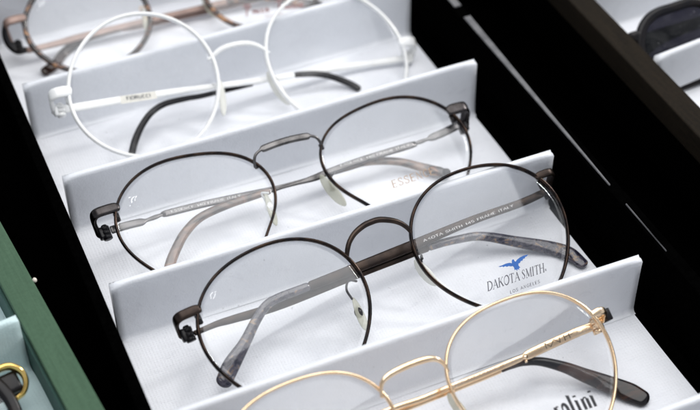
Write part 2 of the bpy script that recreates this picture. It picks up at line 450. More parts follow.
def shelf_bm(x0, x1, ya, yb, floor=FLOOR, seed=0):
    """shelf panel, lightly uneven; ya nearer the camera"""
    bm = bmesh.new(); NX, NY = 60, 16; g = []
    for i in range(NX + 1):
        r = []
        for j in range(NY + 1):
            x = x0 + (x1 - x0) * i / NX; y = ya + (yb - ya) * j / NY
            z = floor + .18 * math.sin(x * .045 + seed) * math.sin(y * .11 + seed * 2) + .1 * math.sin(x * .13 + y * .06 + seed)
            r.append(bm.verts.new((x, y, z - .12)))
        g.append(r)
    for i in range(NX):
        for j in range(NY): bm.faces.new((g[i][j], g[i + 1][j], g[i + 1][j + 1], g[i][j + 1]))
    geo = bmesh.ops.extrude_face_region(bm, geom=bm.faces[:])
    bmesh.ops.translate(bm, vec=(0, 0, -1.5), verts=[v for v in geo['geom'] if isinstance(v, bmesh.types.BMVert)])
    return bm

ins = empty('display_insert', (0, 0, FLOOR))
tag(ins, 'long white stepped insert with upright dividers in the black tray', 'display insert')
Ys = [145.5] + [-PITCH * (k - 1.5) for k in range(5)]
TIP_W = {1: 2.2}
for i, y in enumerate(Ys):
    o = link('divider', divider_bm(-HW, HW + .3, y, 0, 2.6, .5, (1.6 if i == 1 else 0)), M['divider'], ins, True, (0, 0, -FLOOR))
    ya = Ys[i + 1] + 2.7 if i + 1 < len(Ys) else y - 52
    o = link('shelf', shelf_bm(-HW, HW - .2, ya, y - .6, FLOOR, i * 1.7), M['white'], ins, False, (0, 0, -FLOOR))

# black tray round the insert
t = empty('black_tray', (3, 0, -30))
tag(t, 'deep black display tray with painted rim highlight holding the white insert', 'tray')
def tp(name, bm, m, smooth=False): return link(name, bm, m, t, smooth, (-3, 0, 30))
bm = bmesh.new(); box(bm, -84, 92, -260, 330, -33, -30.5, .3); tp('base', bm, M['black'])
bm = bmesh.new(); box(bm, -84.2, -80.4, -260, 330, -30.4, -.8, .6); tp('side_panel', bm, M['black'])
bm = bmesh.new(); box(bm, 85.2, 89.6, -260, 330, -30.4, -.8, .5); tp('side_panel', bm, M['black'])
for ya, yb, wa, wb in ((63, 330, 2.9, 3.0), (-50, 55.5, .5, 2.8), (-84, -60, .12, .4)):  # tapered, broken strips paint the highlight along the right lip
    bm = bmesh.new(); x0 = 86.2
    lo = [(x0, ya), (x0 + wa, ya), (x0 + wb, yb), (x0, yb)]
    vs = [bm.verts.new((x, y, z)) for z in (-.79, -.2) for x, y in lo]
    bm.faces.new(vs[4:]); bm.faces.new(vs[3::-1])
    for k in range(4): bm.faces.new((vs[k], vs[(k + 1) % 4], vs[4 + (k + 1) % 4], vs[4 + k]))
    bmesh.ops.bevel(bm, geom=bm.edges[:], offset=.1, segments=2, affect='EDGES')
    tp('rim_highlight_strip', bm, M['edge'])

# green tray, turned a little
ga = math.radians(5.7)
def grot(deg): return Matrix.Rotation(deg, 3, 'Z')
gt = empty('green_tray', (-98.4, -16, -30), grot(ga))
tag(gt, 'green painted wooden tray with mint insert at the lower left', 'tray')
def g2(bm): return bm
bm = bmesh.new(); box(bm, -9.3, 0, -150, 160, 0, 30.0, .5, 3); link('side_rail', bm, M['green'], gt, False)
bm = bmesh.new(); box(bm, -10.3, -9.35, -150, 160, 0, 27.5, .2); link('lining', bm, M['green_dark'], gt, False)
bm = bmesh.new(); box(bm, -150, -10.4, -150, 160, 0, 2, .2); link('base', bm, M['green_dark'], gt, False)
bm = bmesh.new(); cyl(bm, (-.2, 1.2, 29.2), (1, 0, .35), .35, 1.6, 12, .05); ellipsoid(bm, (.55, 1.2, 29.5), (.75, .85, .85), None, 16)
link('pin', bm, M['pearl'], gt)
gi = empty('display_insert', (-98.4, -16, -27.8), grot(math.radians(9.3)))
tag(gi, 'pale mint stepped insert inside the green tray', 'display insert')
GY = [86, 34, -18.7, -72]
for i, y in enumerate(GY):
    link('divider', divider_bm(-140, -10.6 + .063 * y, y, 0, 2.4, .4, 0, -22), M['mint'], gi, True, (0, 0, 35.5))
    ya = GY[i + 1] + 2.5 if i + 1 < len(GY) else y - 45
    link('shelf', shelf_bm(-140, -10.6 + .063 * y, ya, y - .6, -22, i), M['mint'], gi, False, (0, 0, 35.5))

# brown tray on the right
bt = empty('brown_tray', (132, 0, -30))
tag(bt, 'dark brown wooden tray holding black spectacles at the upper right', 'tray')
bm = bmesh.new(); box(bm, -4.6, 4.9, -160, 260, 20, 30, .7, 3)
for v in bm.verts: v.co.x += .035 * (v.co.y) * .4
link('rim', bm, M['brown'], bt, False)
bm = bmesh.new(); box(bm, -4.2, 4.4, -160, 260, 0, 19.9, .3)
for v in bm.verts: v.co.x += .035 * (v.co.y) * .4
link('side_panel', bm, M['black'], bt, False)  # black colour stands in for shade on the side below the rim
bm = bmesh.new(); box(bm, 5.2, 190, -160, 260, 0, 2, .3); link('base', bm, M['black'], bt, False)
bi = empty('display_insert', (138, 3, -27.8), grot(math.radians(5)))
tag(bi, 'white stepped insert inside the dark brown tray', 'display insert')
RY = [96, 48, 0, -48, -96]
for i, y in enumerate(RY):
    link('divider', divider_bm(1.5 + .10 * y, 150, y, 0, 2.6, .4, 0, -22), M['divider'], bi, True, (0, 0, 27.5))
    ya = RY[i + 1] + 2.7 if i + 1 < len(RY) else y - 45
    link('shelf', shelf_bm(1.5 + .10 * max(y, 0), 150, ya, y - .6, -22, i), M['white'], bi, False, (0, 0, 27.5))

# ------------------------------------------------------------------ spectacles
def frame_axes(yaw, tilt, roll):
    u = Vector((math.cos(yaw), math.sin(yaw), 0)); hb = Vector((-math.sin(yaw), math.cos(yaw), 0))
    v = hb * math.cos(tilt) + Vector((0, 0, 1)) * math.sin(tilt)
    u2 = u * math.cos(roll) + v * math.sin(roll); v2 = -u * math.sin(roll) + v * math.cos(roll)
    return Matrix((u2, v2, u2.cross(v2))).transposed()

LR = 190.0       # front radius of the lenses
class Glasses:
    def __init__(s, name, label, pose, shape, rim_m, rim_w=.6, rim_h=.95, lens_m='lens', group=None):
        yaw, tilt, roll, cx, cy, cz, D = pose
        s.D, s.sh = D, shape
        s.root = empty(name, (cx, cy, cz), frame_axes(yaw, tilt, roll))
        tag(s.root, label, 'eyeglasses', group or ('eyeglasses in the black tray' if cx > -90 else None))
        s.rims = {}; s.lens = {}
        for sg in (-1, 1):
            pts = []
            N = 120
            for i in range(N):
                th = 2 * PI * i / N; r = s.rad(th)
                pts.append((sg * (D + r * math.cos(th)), r * math.sin(th), 0, rim_w, rim_h))
            bm = bmesh.new(); sweep(bm, pts, closed=True, e=2.6, ns=12)
            # small barrel joint that closes the rim beside the hinge
            s.rims[sg] = link('rim', bm, M[rim_m], s.root)
            s.lens[sg] = link('lens', s.lens_bm(sg), M[lens_m], s.root)
    def rad(s, th):
        a = s.sh; r = a[0]
        for k in range(2, 5): r += a[2 * k - 3] * math.cos(k * th) + a[2 * k - 2] * math.sin(k * th)
        return r
    def front(s, u, v):
        r2 = (abs(u) - s.D) ** 2 + v * v
        return .25 + (s.sh[0] ** 2 - r2) / (2 * LR)
    def surf(s, u, v): return Vector((u, v, s.front(u, v) + .05))
    def lens_bm(s, sg):
        bm = bmesh.new(); NR, NA = 14, 96; th_ = 1.1
        for off in (0, -th_):
            c = bm.verts.new((sg * s.D, 0, s.front(s.D, 0) + off)); prev = None
            for j in range(1, NR + 1):
                ring = []
                for i in range(NA):
                    a = 2 * PI * i / NA; r = (s.rad(a) - .15) * j / NR
                    u, v = s.D + r * math.cos(a), r * math.sin(a)
                    ring.append(bm.verts.new((sg * u, v, s.front(u, v) + off)))
                for i in range(NA):
                    k = (i + 1) % NA
                    if prev: bm.faces.new((prev[i], prev[k], ring[k], ring[i]))
                    else: bm.faces.new((c, ring[k], ring[i]))
                prev = ring
            if off == 0: top = prev
        for i in range(NA):
            k = (i + 1) % NA; bm.faces.new((top[i], top[k], prev[k], prev[i]))
        return bm
    def bridge(s, ctrl, m, e=2.2, up=(0, 0, 1)):
        bm = bmesh.new(); sweep(bm, cr(ctrl, .5), up, e=e, ns=12, round_end=True)
        return link('bridge', bm, M[m], s.root)
    def end_piece(s, sg, v, m, hm, w=1.7, u0=None, reach=70, hinge_v=None, curl=6.5, thick=.65, drop=2.5):
        """plate from the rim outwards, turning back to the hinge"""
        u0 = u0 or s.D + s.rad(math.asin(max(-1, min(1, v / s.sh[0])))) * math.cos(math.asin(max(-1, min(1, v / s.sh[0])))) - .2
        hv = v - 5 if hinge_v is None else hinge_v
        c = [(sg * u0, v, .1, thick, w * .75), (sg * (u0 + 1.6), v + .2, .5, thick, w), (sg * (reach - 2), v + .1, .5, thick, w), (sg * (reach - .4), v - .2, -.5, thick, w),
    (sg * reach, v - .8, -2.2, thick, w), (sg * (reach - .3), v - drop * .8, -curl * .7, thick, w), (sg * (reach - .9), hv + 1.6, -curl * .95, thick, w * .95), (sg * (reach - 2.0), hv + .4, -curl * 1.02, thick, w * .9)]
        bm = bmesh.new(); sweep(bm, cr(c, .5), (0, 1, 0), e=3.4, ns=16)
        ep = link('end_piece', bm, M[m], s.root)
        bm = bmesh.new()
        x = sg * (reach - 3.0)
        for k, dz in enumerate((-1.55, 0, 1.55)):
            cyl(bm, (x, hv + dz, -4.9), (0, 1, 0), 1.55, 1.42, 20, .12)
        cyl(bm, (x, hv + 2.6, -4.9), (0, 1, 0), 1.0, .7, 16, .2)
        box(bm, min(x, x + sg * 2.4), max(x, x + sg * 2.4), hv - 1.7, hv + 2.4, -6.6, -3.9, .6)
        # rim lock screw block between plate and rim
        cyl(bm, (sg * (u0 + 1.3), v - 2.6, -1.3), (0, 1, 0), .95, 3.2, 16, .2)
        link('hinge', bm, M[hm], ep)
        return ep
    def pad(s, c, m='gun', rx=1.9, ry=4.8, ang=0, arm=None, box_r=1.3, boxm=None, pm='pad'):
        sg = 1 if c[0] > 0 else -1
        Rm = Matrix.Rotation(ang, 3, 'Z') @ Matrix.Rotation(sg * -.75, 3, 'Y')
        bm = bmesh.new(); ellipsoid(bm, c, (rx, ry, .8), Rm, 24)
        for v in bm.verts:      # egg outline, narrower at the top
            q = (v.co.y - c[1]) / ry
            v.co.x = c[0] + (v.co.x - c[0]) * (1 - .18 * q)
        p = link('nose_pad', bm, M[pm], s.root)
        bm = bmesh.new()
        a = arm or ((sg * (s.D - s.sh[0] + .2), c[1] + 4, -.6), (sg * (s.D - s.sh[0] + 1.5), c[1] + 5.5, -3.2), (c[0] + sg * .6, c[1] + 3.5, c[2] - .3), (c[0] + sg * .4, c[1] + .8, c[2] + .2))
        sweep(bm, cr([(*q, .38, .38) for q in a], .4), round_end=True, ns=10)
        ellipsoid(bm, (c[0] + sg * .3, c[1] + .5, c[2] + .2), (box_r * .8, box_r, box_r * .7), Rm, 18)
        link('pad_arm', bm, M[boxm or m], p)
        return p
    def temple(s, ctrl, m, tip_m=None, tip_from=None, e=3.2, name='temple'):
        pts = cr(ctrl, .8)
        if tip_m is None:
            bm = bmesh.new(); sweep(bm, pts, e=e, ns=16, round_end=True); return link(name, bm, M[m], s.root)
        # split at the control point where the plastic sleeve starts
        q = ctrl[tip_from]; i = min(range(len(pts)), key=lambda k: math.dist(pts[k][:3], q[:3]))
        bm = bmesh.new(); a = [p[:3] + (p[3] * (1 if k < i - 1 else .6), p[4] * (1 if k < i - 1 else .6)) for k, p in enumerate(pts[:i + 3])]
        sweep(bm, a, e=e, ns=16); T = link(name, bm, M[m], s.root)
        bm = bmesh.new(); sweep(bm, pts[i:], e=2.3, ns=18, round_end=True); link('temple_tip', bm, M[tip_m], T)
        return T

def W3(z): return lambda a, b: Vector((a, b, z))
def mark(g, sg, c, m='etch', k=1.0):
    """little etched emblem near the outer edge of a demonstration lens"""
    bm = bmesh.new(); random.seed(int(abs(c[0]) * 10))
    for dx, dy, ang, L in ((-.6, .2, 1.3, 1.5), (.2, .9, .5, 1.2), (.9, -.1, .9, 1.6), (1.5, .9, .1, .9), (.1, -.9, .5, 1.1), (-.9, -.7, .2, .6)) if c[0] < -57.1 else ((0, 0, .9, 1.6), (.7, .5, .3, 1.3), (.9, -.5, 1.2, 1.0), (-.5, .9, .2, 1.0), (-.3, -.9, 1.0, .9), (1.6, .4, .8, .9), (-1.3, -2.0, .5, .5)):
        x, y = c[0] + dx * k, c[1] + dy * k; L *= k
        ribbon(bm, [(x - L / 2 * math.cos(ang), y - L / 2 * math.sin(ang)), (x, y + .1), (x + L / 2 * math.cos(ang), y + L / 2 * math.sin(ang))], [.08 * k, .2 * k, .1 * k], lambda a, b: g.surf(a, b))
    link('etched_mark', bm, M[m], g.lens[sg])

# --- big dark round pair (eagle print)
g = Glasses('eyeglasses', 'large round dark bronze eyeglasses with a blue eagle printed on the right lens', (.1621, .557, -.0553, 7.636, -51.15, -9.302, 38.227),
            (26.53, 1.217, -.514, -.122, 1.089, .171, .095), 'darkrim', .55, .95)
g.bridge([(-11.9, 11.2, .2, .6, .6), (-11.0, 13.2, .8, .8, .7), (-9.3, 15.4, 1.3, .85, .75), (-6.6, 17.3, 1.7, .95, .8), (-2.9, 18.5, 1.9, 1.0, .8), (0, 18.7, 2, 1.0, .8),
          (2.9, 18.5, 1.9, 1.0, .8), (6.6, 17.0, 1.7, .95, .8), (9.3, 15.2, 1.3, .85, .75), (11.0, 13.2, .8, .8, .7), (11.9, 11.2, .2, .6, .6)], 'bronze')
g.end_piece(-1, 13.0, 'bronze', 'blk', 1.55, reach=70.3, hinge_v=7.8)
g.end_piece(1, 13.0, 'bronze', 'blk', 1.35, reach=69.5, hinge_v=7.8)
g.pad((-14.0, -6.2, -5.0), 'blk', 2.7, 5.8, -.05, arm=((-12.1, 3.2, -.6), (-13.6, 4.6, -2.8), (-14.8, 2.5, -4.6), (-14.6, -1.0, -4.2)), box_r=1.9)
g.pad((12.6, -2.0, -5.0), 'blk', 2.0, 5.6, .3, box_r=1.0, pm='milky')
TA = g.temple([(65.6, 8.1, -4.6, 1.3, .5), (56.2, 7.9, -6, 1.35, .5), (37.1, 8.5, -6, 1.45, .55), (12.7, 8.1, -6, 1.75, .6), (-13.8, 8.1, -6, 1.6, .6), (-26, 8.2, -6, 1.45, .75), (-36, 8.3, -6, 1.5, .8), (-41, 7.4, -6, 1.55, .85),
               (-46.0, 4.2, -6, 1.6, .9), (-52.2, -.9, -6, 1.9, 1.0), (-58.8, -5.6, -6, 2.7, 1.1), (-62.8, -9.2, -6, 2.6, 1.0)], 'bronze', 'marble', 5)
bm = write('DAKOTA SMITH 145 FRAME ITALY', SANS, (15.5, 7.7), (53, 7.6), (0, .8), W3(-5.42)); link('lettering', bm, M['print_white'], TA)
g.temple([(-65.6, 7.5, -4.6, .8, .5), (-58, 7.8, -5.6, 1.0, .5), (-52.3, 7.5, -6.6, 1.25, .5), (-35.8, 6.6, -9, 1.5, .6), (-7.3, 6.5, -8.4, 1.5, .6), (8, 6.3, -8.4, 1.5, .6), (20, 6.0, -8.6, 1.4, .8), (29.5, 5.0, -9, 1.4, .9), (39, 2.8, -9, 1.6, .95),
          (50.1, -3.5, -9, 2.0, 1.0), (59.5, -9.8, -7.4, 2.4, 1.1), (63.4, -14.5, -4.6, 2.6, 1.0), (64.6, -19.4, -1.8, 2.0, .9)], 'bronze', 'marble', 6)
bm = write('DAKOTA SMITHr', SERIF, (26.8, -16.0), (49.6, -17.5), (1.1, 2.75), g.surf, .02, 1.0)
L = link('lettering', bm, M['print_grey'], g.lens[1])
bm = write('LOS ANGELES', SANS, (33.8, -19.6), (45.7, -20.1), (.3, .95), g.surf, .1, 1.3); link('lettering', bm, M['print_grey'], g.lens[1])
def eagle():
    """spread-winged eagle as a flat print, outlined on the lens"""
    bm = bmesh.new()
    out = [(-6.0, 1.25), (-4.6, 1.15), (-3.0, 1.2), (-1.7, 1.0), (-.9, .55), (-.75, 1.0), (-.45, 1.45), (.0, 1.6), (.35, 1.35), (.25, 1.0), (.55, .55), (1.3, .95), (2.6, 1.3), (4.2, 1.4), (6.0, 1.15),
           (5.1, .75), (4.5, .8), (4.2, .35), (3.5, .45), (3.1, .0), (2.4, .1), (1.9, -.35), (1.2, -.4), (.95, -1.0), (1.25, -1.9), (.75, -1.75), (.5, -2.4), (.1, -1.9), (-.4, -2.45), (-.5, -1.8), (-1.1, -1.9), (-.85, -1.0),
           (-1.1, -.4), (-1.8, -.3), (-2.4, .1), (-3.1, .05), (-3.6, .5), (-4.3, .4), (-4.6, .8), (-5.2, .8)]
    c = (39.8, -11.3)
    vs = [bm.verts.new(g.surf(c[0] + x, c[1] + y)) for x, y in out]
    f = bm.faces.new(vs); bmesh.ops.triangulate(bm, faces=[f]); return bm
link('emblem', eagle(), M['print_blue'], g.lens[1])
mark(g, -1, (-57.2, 15.3), k=.85)

# --- thin black pair with straight bar bridge
g = Glasses('eyeglasses', 'round thin black eyeglasses with a flat grey bar bridge and gold print on the lens', (.1334, .458, -.0972, -2.073, 1.045, -10.845, 37.92),
            (25.894, .583, -.424, -.173, 2.348, .701, -.357), 'darkrim', .5, .9)
g.bridge([(-13.0, 12.6, .0, .55, .5), (-12.7, 14.6, .9, .5, .5), (-11.6, 16.3, 1.6, .5, .5), (-9.6, 17.2, 2.0, .55, .5), (-8.6, 17.4, 2, 1.25, .6), (-4, 17.8, 2.1, 1.3, .6), (0, 17.9, 2.2, 1.3, .6), (4, 17.8, 2.1, 1.3, .6), (8.2, 17.4, 2, 1.25, .6),
          (9.2, 17.2, 2.0, .55, .5), (11.0, 16.3, 1.6, .5, .5), (12.0, 14.6, .9, .5, .5), (12.3, 12.8, .0, .55, .5)], 'steel', 3)
for sg in (-1, 1):
    bm = bmesh.new(); cyl(bm, (sg * 12.3, 13.2, -.6), (0, 1, 0), .8, 2.2, 14, .2)
    link('joint', bm, M['gun'], g.root)
g.end_piece(-1, 12.2, 'gun', 'blk', 1.7, reach=70.8, hinge_v=6.6, thick=.85)
g.end_piece(1, 12.4, 'gun', 'blk', 2.1, reach=70.0, hinge_v=7.0, thick=.85)
g.pad((-12.0, -1.6, -5.2), 'steel', 2.1, 6.6, -.08, box_r=2.1, boxm='enamel')
g.pad((11.0, -1.8, -5.0), 'steel', 2.0, 7.2, .3, box_r=1.1)
TA = g.temple([(66.5, 8.2, -4.6, 1.5, .5), (60, 7.4, -5.6, 1.5, .5), (54.5, 6.9, -6, 1.3, .5), (53.2, 6.8, -6, .6, .45), (50, 6.6, -6, .75, .45), (47.8, 6.5, -6, .6, .45), (46.2, 6.4, -6, 1.25, .5), (26.9, 6.3, -6, 1.25, .5), (14, 5.6, -6, 1.2, .5), (7.6, 4.9, -6, 1.2, .5), (0, 4.8, -6, .6, .5), (-5.8, 4.8, -6, .45, .5),
               (-10, 4.9, -6, 1.1, .7), (-15.1, 4.8, -6, 1.3, .8), (-25.1, 4.5, -6, 1.45, .85), (-35.6, 3.0, -6, 1.5, .9), (-42.5, -.6, -6, 1.6, .9), (-47.2, -4.9, -6, 1.7, .9), (-51.5, -10, -6, 1.8, .9), (-54, -15, -5, 1.7, .9)], 'steel', 'amber', 12)
bm = write('ESSENCE 140 FRAME ITALY', SANS, (17.8, 6.0), (45.5, 6.1), (0, .8), W3(-5.45)); link('lettering', bm, M['print_white'], TA)
TB = g.temple([(-66.0, 7.1, -4.6, 1.4, .5), (-60, 7.3, -5.2, 1.4, .5), (-55, 7.4, -6.2, 1.3, .5), (-53.6, 7.6, -6.6, .65, .45), (-50, 8.2, -7.6, .8, .45), (-47.4, 8.7, -8.4, .6, .45), (-45.5, 8.9, -9, 1.2, .5), (-32.1, 8.3, -9, 1.25, .5), (-13.7, 6.8, -9, 1.2, .5), (-4, 6.6, -9, .5, .5), (8, 6.4, -9, .5, .5), (14.2, 6.2, -9, 1.1, .7), (21, 6.3, -9, 1.35, .8),
               (27.7, 6.3, -9, 1.4, .85), (35, 4.8, -9, 1.5, .9), (41.2, 2.4, -9, 1.55, .9), (47, -1.4, -8.8, 1.7, .9), (52.0, -5.6, -7.4, 1.9, 1.0), (53.6, -7.8, -6.6, 1.6, .9)], 'steel', 'amber', 11)
bm = write('ESSENCE 140 FRAME ITALY', SANS, (-44, 8.5), (-19, 7.0), (0, .8), W3(-8.44)); link('lettering', bm, M['print_white'], TB)
bm = bmesh.new(); sweep(bm, cr([(50.2, -4.2, -7.7, 1.7, 1.15), (52.3, -6.1, -6.9, 2.0, 1.25), (53.9, -8.1, -6.2, 1.75, 1.1)], .5), e=2.2, ns=16, round_end=True)
link('end_cap', bm, M['tortoise'], TB)
bm = bmesh.new(); ellipsoid(bm, (53.9, -7.6, -5.2), (1.6, 1.5, 1.0)); link('end_cap', bm, M['blk'], TB)
bm = write('ESSENCE', SANS, (29.6, -9.8), (46.8, -9.3), (.25, 2.65), g.surf, .06, .85); link('lettering', bm, M['print_gold'], g.lens[1])
mark(g, -1, (-57.0, 13.4))

# --- white round pair
g = Glasses('eyeglasses', 'perfectly round white enamel eyeglasses with black temple tips', (.1409, .6654, -.2025, .843, 67.409, -7.054, 37.688),
            (27.359, .351, -.698, .186, -.12, .007, -.172), 'enamel', .72, .95, 'clear_lens')
g.bridge([(-12.2, 6.2, -.1, .55, .55), (-10.4, 7.0, .3, .8, .6), (-8.4, 8.3, .9, .95, .65), (-5.5, 9.4, 1.4, 1.0, .7), (-1.0, 10.0, 1.6, 1.0, .7), (3.6, 9.8, 1.5, .95, .7), (7.3, 8.5, 1.1, .85, .65), (9.4, 7.0, .6, .7, .6), (11.6, 5.4, -.1, .5, .55)], 'enamel')
g.end_piece(-1, 1.6, 'enamel', 'enamel', 2.0, u0=64.6, reach=71.6, hinge_v=-3.6, drop=3.5, thick=.8)
g.end_piece(1, 1.6, 'enamel', 'enamel', 2.0, u0=64.6, reach=71.2, hinge_v=-3.4, drop=3.5, thick=.8)
g.pad((-8.9, -8.0, -4.6), 'enamel', 2.1, 7.0, -.15, box_r=1.0, pm='milky')
g.pad((12.9, -7.6, -4.6), 'enamel', 2.0, 7.6, .38, box_r=.9, boxm='steel', pm='milky')
g.temple([(67.2, -3.4, -4.6, 1.3, .6), (60, -2.8, -6.6, 1.3, .6), (47.6, -2.0, -9, 1.3, .6), (30.4, -1.9, -9, 1.15, .6), (16.2, -2.4, -9, .8, .55), (6, -3.0, -9, .7, .55), (4.8, -3.1, -9, .95, .85), (-8, -4.2, -9, .95, .85), (-15.9, -4.8, -9, 1.0, .85), (-22, -4.9, -9, 1.05, .9), (-29.8, -5.7, -9, 1.15, .95),
          (-35.3, -8.1, -9, 1.2, .95), (-39.7, -12.1, -9, 1.25, 1.0), (-43.6, -17.4, -8.6, 1.35, 1.0), (-46.3, -22.5, -7.6, 1.3, 1.0)], 'enamel', 'blk', 6)
TB = g.temple([(-67.4, -3.2, -4.6, 1.5, .6), (-60, -2.9, -5.4, 1.5, .6), (-45.2, -2.5, -6, 1.4, .6), (-27.1, -2.4, -6, 1.2, .6), (-13.9, -2.6, -6, 1.1, .6), (-5.4, -2.8, -6, 1.1, .6), (6.8, -3.0, -6, 1.2, .6), (22, -3.0, -6, 1.1, .6), (24, -3.1, -6, 1.15, .85), (29.5, -3.7, -6, 1.2, .9),
               (34.3, -5.1, -6, 1.25, .95), (38.5, -7.1, -6, 1.3, .95), (42.8, -10.2, -5.2, 1.35, .95), (44.8, -12.5, -4.2, 1.3, .9)], 'enamel', 'blk', 7)
bm = write('FIORUCCI', SANS, (-44.2, -3.1), (-35.2, -3.3), (0, 1.25), W3(-5.3), .02, 2.0); link('lettering', bm, M['print_black'], TB)
bm = bmesh.new(); box(bm, -46.5, -33, -4.2, -1.3, -5.37, -5.34, 0); link('name_plate', bm, M['plate'], TB, False)

# --- rose gold pair
g = Glasses('eyeglasses', 'thin rose gold eyeglasses nearest the camera with a polished wide temple', (.0427, .555, .0056, -6.729, -106.612, -9.508, 35.463),
            (25.685, .504, -.189, .233, 1.204, -.148, -.236), 'gold', .5, .85)
g.bridge([(-11.0, 10.4, 0, .5, .5), (-10.6, 12.6, .8, .55, .5), (-9.5, 14.2, 1.4, .7, .55), (-7.1, 15.3, 1.8, .95, .6), (-3, 15.8, 2, 1.0, .6), (0, 15.9, 2, 1.0, .6), (3, 15.8, 2, 1.0, .6), (6.6, 15.3, 1.8, .95, .6), (8.9, 14.0, 1.4, .7, .55), (10.1, 12.2, .8, .55, .5), (10.5, 10.2, 0, .5, .5)], 'gold', 2.6)
g.end_piece(1, 10.0, 'gold', 'gold', 1.25, reach=65.2, hinge_v=6.6, curl=6.2)
g.end_piece(-1, 10.0, 'gold', 'gold', 1.25, reach=65.2, hinge_v=6.6, curl=6.2)
bm = bmesh.new(); sweep(bm, cr([(64.4, 9.6, 1.0, 1.2, .4), (65.6, 9.2, .0, 1.2, .4), (66.2, 8.3, -2.2, 1.1, .4), (65.8, 7.4, -4.5, .9, .4)], .5), (0, 1, 0), e=3, ns=12)
bm.free(); bm = bmesh.new()
box(bm, 65.0, 66.9, 6.6, 10.4, -5.4, -.8, .4); link('end_cap', bm, M['blk'], g.root)
g.pad((10.6, .2, -4.8), 'gold', 1.7, 4.6, .3, box_r=1.0)
g.pad((-11.2, .2, -4.8), 'gold', 1.7, 4.6, -.2, box_r=1.0)
TA = g.temple([(62.2, 7.0, -4.6, 1.35, .5), (58, 7.2, -5.4, 1.45, .5), (53.9, 7.2, -6, 1.5, .5), (40, 6.55, -6, 1.45, .5), (37.4, 6.4, -6, 1.15, .5), (36.4, 6.4, -6, .75, .5), (35.0, 6.3, -6, 1.0, .5), (24.4, 6.1, -6, 1.0, .5), (10, 6.1, -6, .95, .5), (1.2, 6.1, -6, .9, .5), (-6.8, 6.6, -6, .85, .5), (-20, 6.6, -6, .8, .55), (-33, 6.2, -6.2, .9, .7), (-40, 5.0, -6.4, 1.4, .9), (-47, .5, -6.6, 1.7, .95), (-54, -7, -6.6, 2.2, 1), (-58, -12, -6.2, 2.3, 1)], 'gold', 'brownblk', 12)
bm = bmesh.new()
for a, b in (((44.6, 6.0), (44.6, 7.8)), ((44.6, 7.8), (46.2, 6.1)), ((46.2, 6.1), (47.8, 7.9)), ((47.8, 7.9), (49.6, 6.3)), ((49.6, 6.3), (49.9, 7.9)), ((51.4, 6.2), (51.4, 8.0)), ((51.4, 7.3), (54.5, 7.35)), ((53.2, 6.3), (53.2, 8.0)), ((55.4, 6.6), (57.4, 6.7)), ((55.4, 7.8), (57.4, 7.9))):
    ribbon(bm, [a, b], .09, W3(-5.46))
link('engraving', bm, M['bronze'], TA)
bm = bmesh.new(); cyl(bm, (37.0, 6.2, -5.5), (0, 0, 1), .85, .5, 18, .1); cyl(bm, (37.0, 4.9, -6), (0, 1, 0), .5, .9, 14, .1); link('rivet', bm, M['gold'], TA)
bm = write('MOD 145 FRAME ITALY', SANS, (12, 5.75), (33.5, 5.75), (0, .8), W3(-5.47), .1); link('lettering', bm, M['pink'], TA)
g.temple([(-62.2, 7.0, -4.6, 1.35, .5), (-50, 6.6, -6.6, 1.4, .5), (-36, 6.0, -8.6, 1.0, .5), (-10, 5.4, -9, .9, .5), (20, 5.2, -9, .8, .5), (30, 5.4, -9, .85, .6), (33.5, 5.4, -9, 1.0, .75), (37.1, 5.1, -9, 1.15, .85), (42.4, 3.4, -9, 1.4, .95), (48.9, -.9, -9, 1.8, 1.0), (54, -5.5, -9, 2.3, 1.1), (59.2, -10.4, -8.2, 2.8, 1.2), (63.5, -15.4, -5.6, 3.2, 1.25), (66.0, -18.6, -4.2, 2.7, 1.1)], 'gold', 'brownblk', 5)
bm = write('rolini', DIDONE, (35.6, -14.6), (49.9, -15.6), (-.3, 5.6), g.surf, .1, 1.25); link('lettering', bm, M['print_black'], g.lens[1])

# --- tortoise pair at the top
g = Glasses('eyeglasses', 'blurred tortoiseshell eyeglasses with rosy brown temples at the top left', (-.026, .532, -.007, -5.478, 129.413, -11.834, 36.169),
            (23.435, .651, -.176, .225, -.491, .369, .259), 'tortoise', 1.05, 1.1)
g.bridge([(-13.5, 8.2, 0, .8, .7), (-9.5, 11.5, 1.2, .9, .8), (0, 13.5, 2, 1.0, .8), (9.5, 11.5, 1.2, .9, .8), (13.5, 8.2, 0, .8, .7)], 'pink')
g.end_piece(-1, 6.2, 'pink', 'blk', 1.7, reach=67.6, hinge_v=-2.8, drop=4.5, thick=.9)
g.end_piece(1, 6.2, 'pink', 'blk', 1.7, reach=67.6, hinge_v=-2.8, drop=4.5, thick=.9)
bm = bmesh.new(); sweep(bm, cr([(-67.9, 5.4, -1.6, 1.0, 1.2), (-68.6, 2.5, -3, 1.3, 1.3), (-68.0, -1.2, -4.4, 1.4, 1.4), (-65.6, -4.2, -5.2, 1.4, 1.2), (-62.2, -4.6, -5.2, 1.2, 1.0)], .5), e=2.4, ns=14, round_end=True); link('end_cap', bm, M['blk'], g.root)
g.pad((-13.4, -4, -4.6), 'gold', 1.9, 5.5, -.15); g.pad((13.0, -4, -4.6), 'gold', 1.9, 5.5, .25)
g.temple([(-62, -5.2, -4.6, 1.2, .6), (-55, -4.9, -5.4, 1.3, .6), (-48.7, -4.5, -6, 1.4, .6), (-38.4, -3.9, -6, 1.4, .6), (-11.5, -3.6, -6, 1.3, .6), (9.7, -3.4, -6, 1.2, .6), (22, -3.4, -6, 1.5, .7), (32, -4, -6, 1.6, .9), (42, -6.5, -6, 1.8, .95), (50, -10.5, -6, 2.0, 1), (57, -15.5, -3.2, 2.1, 1)], 'pink', 'tortoise', 6)
